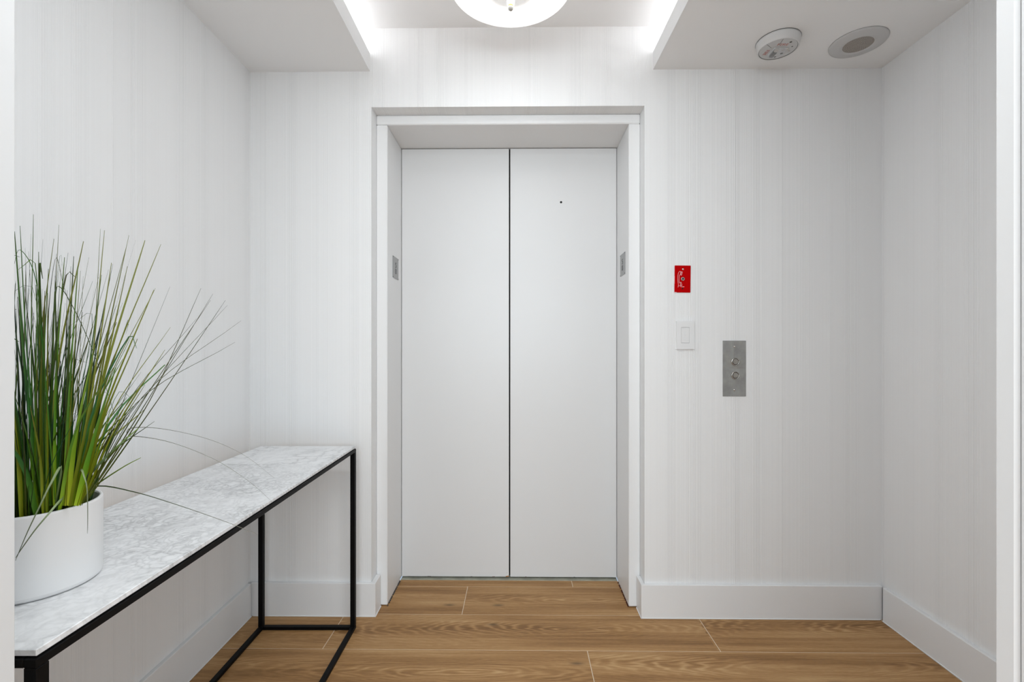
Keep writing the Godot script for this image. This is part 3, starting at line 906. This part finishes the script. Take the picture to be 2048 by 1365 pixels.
func wall_devices() -> void:
	var flat := Basis(Vector3.RIGHT, PI / 2)       # turns a lathe's axis to point out of the wall
	# red telephone jack plate
	var o := thing("phone_jack_plate", "small red wall plate with a white handset symbol and a round jack", "wall plate", on_wall(0.7215, EYE + 0.282, 0))
	o.rotation.z = -0.012
	part("plate", box(Vector3(-0.034, -0.0575, 0.0005), Vector3(0.034, 0.0575, 0.004), 0.0012), M.red, o)
	part("chipped_edge", box(Vector3(-0.0352, -0.0582, 0.0004), Vector3(-0.025, -0.0562, 0.0043), 0.0003), M.white_print, o)
	part("chipped_edge", box(Vector3(-0.0349, -0.02, 0.0004), Vector3(-0.0336, 0.012, 0.0038), 0.0003), M.white_print, o)
	var px := 1.0 / 17.06 / 469.5
	var hs := func(list: Array) -> Array:
		return list.map(func(q): return Vector2((q[0] - 412.0) * px, (645.0 - q[1]) * px))
	var st := new_st()
	for l in [
		[[345, 395], [310, 385], [285, 405], [262, 455], [248, 520], [243, 640], [250, 740], [264, 800], [268, 860], [256, 930]],
		[[300, 505], [288, 640], [292, 745]],
		[[345, 395], [400, 408], [372, 518], [328, 505], [345, 395]],
		[[362, 405], [345, 510]],
		[[292, 760], [360, 758], [392, 865], [345, 880], [282, 878]],
		[[320, 762], [350, 872]]]:
		stroke(st, hs.call(l), 0.0013, 0.0003)
	part("handset_symbol", st.commit(), M.white_print, o, Transform3D(Basis(), Vector3(0, 0, 0.004)), "white line drawing of a telephone handset")
	var q := new_st()
	stroke(q, hs.call([[345, 910], [395, 912]]), 0.0014, 0.0003)
	stroke(q, hs.call([[412, 912], [462, 912]]), 0.0022, 0.0003)
	part("print_mark", q.commit(), M.white_print, o, Transform3D(Basis(), Vector3(0, 0, 0.004)))
	var jack := part("jack", turned([Vector2(0.0036, 0), Vector2(0.0078, 0.0), Vector2(0.0078, 0.0022), Vector2(0.0066, 0.003), Vector2(0.0036, 0.003), Vector2(0.0036, 0.0)], 28), M.chrome, o, Transform3D(flat, Vector3(0, 0, 0.004)))
	part("socket_hole", turned([Vector2(0, 0.0009), Vector2(0.0037, 0.0009)], 20), M.rubber, jack)
	part("screw", screw(0.0045), M.chrome, o, Transform3D(flat, Vector3(0.001, 0.0415, 0.004)))
	part("screw", screw(0.0036), M.dark_ring, o, Transform3D(flat, Vector3(0, -0.0405, 0.004)))
	# white sensor switch
	o = thing("wall_switch", "white rocker-style wall switch with a plain square plate below the red plate", "wall switch", on_wall(0.7315, EYE + 0.0427, 0))
	st = new_st()
	for b in [[-0.038, -0.0595, -0.0175, 0.0595], [0.0175, -0.0595, 0.038, 0.0595], [-0.0176, 0.0335, 0.0176, 0.0595], [-0.0176, -0.0595, 0.0176, -0.0335]]:
		bx(st, Vector3(b[0], b[1], 0.0005), Vector3(b[2], b[3], 0.0085), 0.0)
	part("cover_plate", st.commit(), M.plastic, o)
	var ins := part("switch_insert", box(Vector3(-0.0166, -0.0327, 0.0004), Vector3(0.0172, 0.0327, 0.0074), 0.0006), M.plastic, o)
	part("insert_gap", box(Vector3(-0.0176, -0.0336, 0.0004), Vector3(0.0176, 0.0336, 0.003)), M.dark_gap, o)
	part("sensor_eye", turned([Vector2(0, 0.0009), Vector2(0.003, 0.0006), Vector2(0.0048, 0.0)], 24, true), M.plastic, ins, Transform3D(flat, Vector3(0.0, 0.0035, 0.0074)))
	for r in [[0.008, 0.0125], [0.008, -0.0093], [0.0135, -0.0245]]:
		part("ridge", box(Vector3(-r[0], r[1], 0.007), Vector3(r[0], r[1] + 0.0008, 0.0079), 0.0002), M.plastic, ins)
	part("lever_tab", box(Vector3(-0.007, -0.0325, 0.007), Vector3(-0.001, -0.028, 0.0086), 0.0004), M.plastic, ins)
	# elevator call buttons
	o = thing("call_button_plate", "tall brushed steel plate with two round elevator call buttons", "button panel", on_wall(0.941, EYE - 0.099, 0))
	part("face_plate", box(Vector3(-0.049, -0.1185, 0.0004), Vector3(0.049, 0.1185, 0.0032), 0.0008), M.steel, o)
	var sx := 1.0 / 10.5 / 470.0
	for y in [560.0, 845.0]:
		var bt := part("button", turned([Vector2(0.0115, 0.0055), Vector2(0.0115, 0.0068), Vector2(0.0, 0.0074)], 32), M.button_cap, o, Transform3D(flat, Vector3((388.0 - 379.0) * sx, (705.0 - y) * sx, 0.003)))
		part("button_ring", turned([Vector2(0.0168, 0), Vector2(0.0166, 0.005), Vector2(0.0152, 0.0068), Vector2(0.0138, 0.0068), Vector2(0.0132, 0.0055), Vector2(0.0132, 0.0)], 32, true), M.chrome, bt)
		part("button_gap", turned([Vector2(0, 0.0005), Vector2(0.0134, 0.0005), Vector2(0.0134, 0.0038), Vector2(0, 0.0038)], 24), M.dark_ring, bt)
	for y in [243.0, 1155.0]:
		part("screw", screw(0.0042), M.chrome, o, Transform3D(flat, Vector3(0, (705.0 - y) * sx, 0.0032)))
	# signs on the elevator's jambs
	for s in [[-0.559, -0.2105, PI / 2, "left"], [0.5105, -0.190, -PI / 2, "right"]]:
		var b := Basis(Vector3.UP, s[2])
		o = thing("jamb_sign", "small square metal floor sign on the %s reveal of the elevator frame" % s[3], "sign", back * Transform3D(b, Vector3(s[0], EYE + (0.3655 if s[3] == "left" else 0.377), s[1])), "", "floor signs of the elevator frame")
		part("sign_plate", box(Vector3(-0.0508, -0.0508, 0.0004), Vector3(0.0508, 0.0508, 0.002), 0.0004), M.sign_metal, o)
		for k in [["S", 0.013], ["U", -0.0165]]:
			part("raised_letter", lettering(k[0], 0.024, 0.001), M.sign_ink, o, Transform3D(Basis().scaled(Vector3(1.25, 1, 1)), Vector3(0.0, k[1], 0.0025)))
		for k in [[-1, -1], [1, -1], [-1, 1], [1, 1]]:
			part("pin", screw(0.0022), M.dark_ring, o, Transform3D(flat, Vector3(k[0] * 0.0465, k[1] * 0.0465, 0.002)))


func ceiling_devices() -> void:
	# fire alarm strobe and speaker hang from the right soffit; the lathe's down is -y
	var o := thing("fire_alarm_strobe", "round white ceiling fire alarm with a clear strobe and red FIRE lettering", "fire alarm", Transform3D(Basis(), Vector3(1.024, SOFFIT, -1.845)))
	part("seam", turned([Vector2(0, -0.0015), Vector2(0.0785, -0.0015), Vector2(0.0785, 0)], 64), M.dark_gap, o)
	part("base", turned([Vector2(0.067, -0.0325), Vector2(0.0695, -0.033), Vector2(0.072, -0.031), Vector2(0.0755, -0.014), Vector2(0.0775, -0.006), Vector2(0.078, -0.0015), Vector2(0, -0.0015)], 64, true), M.detector, o)
	var fp := part("face_plate", turned([Vector2(0, -0.0315), Vector2(0.0655, -0.0315), Vector2(0.067, -0.03), Vector2(0.067, -0.02)], 64), M.detector_face, o)
	part("face_seam", turned([Vector2(0.0655, -0.0312), Vector2(0.0672, -0.0312), Vector2(0.0672, -0.028)], 64), M.dark_gap, fp)
	var down := Basis(Vector3.RIGHT, Vector3.BACK, Vector3.DOWN)
	part("fire_lettering", lettering("FIRE", 0.0125, 0.0004), M.red_print, o, Transform3D(down.scaled_local(Vector3(1.3, 1, 1)), Vector3(0.003, -0.0317, 0.029)), "red FIRE lettering")
	part("fire_lettering", lettering("FIRE", 0.0125, 0.0004), M.red_print, o, Transform3D(down * Basis(Vector3.BACK, -PI / 2), Vector3(-0.035, -0.0317, -0.022)), "red FIRE lettering")
	for q in [[0.018, 0.0, 0.006, 0], [0.026, -0.022, 0.007, 1], [0.004, -0.03, 0.005, 2], [0.034, 0.006, 0.005, 3], [0.012, -0.044, 0.006, 4], [0.046, -0.006, 0.004, 5]]:
		part("fitting", turned([Vector2(0, -0.036), Vector2(q[2] * 0.7, -0.0355), Vector2(q[2], -0.031)], 10), M.flash if q[3] % 3 == 1 else M.grille, o, Transform3D(Basis(), Vector3(q[0], 0, q[1])))
	part("strobe_base", box(Vector3(-0.02, -0.0345, -0.044), Vector3(0.033, -0.0315, 0.012), 0.001), M.detector_face, o)
	var tube := part("flash_tube", box(Vector3(-0.014, -0.042, -0.04), Vector3(0.001, -0.0345, -0.006), 0.002), M.flash, o, Transform3D(), "dark flash tube reflector")
	part("tube_end", box(Vector3(-0.014, -0.0415, -0.006), Vector3(0.001, -0.0345, 0.009), 0.002), M.grille, tube)
	part("strobe_lens", turned([Vector2(0, -0.049), Vector2(0.012, -0.0485), Vector2(0.022, -0.046), Vector2(0.0285, -0.0415), Vector2(0.031, -0.0345)], 32, true), M.lens, o, Transform3D(Basis(), Vector3(0.001, 0, -0.013)), "clear strobe lens")
	for s in [[0.024, 0.044, 0.0045], [0.045, 0.017, 0.003], [0.03, -0.012, 0.003], [-0.004, -0.047, 0.0026], [0.012, 0.004, 0.0025]]:
		part("screw_hole", turned([Vector2(0, -0.0005), Vector2(s[2], -0.0005), Vector2(s[2], 0)], 16), M.flash, o, Transform3D(Basis(), Vector3(s[0], -0.0314, s[1])))
	for s in [[Vector3(-0.058, 0, 0.029), Vector3(-0.03, 0, 0.008)], [Vector3(-0.014, 0, 0.062), Vector3(-0.01, 0, 0.026)]]:
		var mid: Vector3 = (s[0] + s[1]) / 2.0
		var d: Vector3 = s[1] - s[0]
		part("mould_line", box(Vector3(-d.length() / 2, -0.0319, -0.0006), Vector3(d.length() / 2, -0.0312, 0.0006)), M.flash, o, Transform3D(Basis(Vector3.UP, atan2(-d.z, d.x)), mid))
	o = thing("ceiling_speaker", "round white flush ceiling speaker with a perforated centre beside the fire alarm", "ceiling speaker", Transform3D(Basis(), Vector3(1.3395, SOFFIT, -1.8535)))
	part("seam", turned([Vector2(0, -0.001), Vector2(0.0975, -0.001), Vector2(0.0975, 0)], 64), M.soft_seam, o)
	part("bezel", turned([Vector2(0.051, -0.009), Vector2(0.056, -0.0115), Vector2(0.066, -0.0105), Vector2(0.088, -0.0065), Vector2(0.0955, -0.0045), Vector2(0.097, -0.0025), Vector2(0.097, -0.001), Vector2(0.051, -0.001)], 72, true), M.speaker, o)
	var g := part("grille", turned([Vector2(0, -0.009), Vector2(0.0515, -0.009), Vector2(0.0515, -0.004)], 64), M.grille, o, Transform3D(), "beige perforated grille")
	var st := new_st()
	var n := 0
	for ring in range(1, 15):
		var rr := ring * 0.0035
		var count := int(TAU * rr / 0.0035)
		for k in count:
			var a := TAU * k / count
			var p := []
			for i in 6:
				p.append(Vector3(rr * cos(a) + 0.00125 * cos(TAU * i / 6), -0.00925, rr * sin(a) + 0.00125 * sin(TAU * i / 6)))
			face(st, p, Vector3.DOWN)
			n += 1
	part("perforations", st.commit(), M.hole, g).set_meta("kind", "stuff")
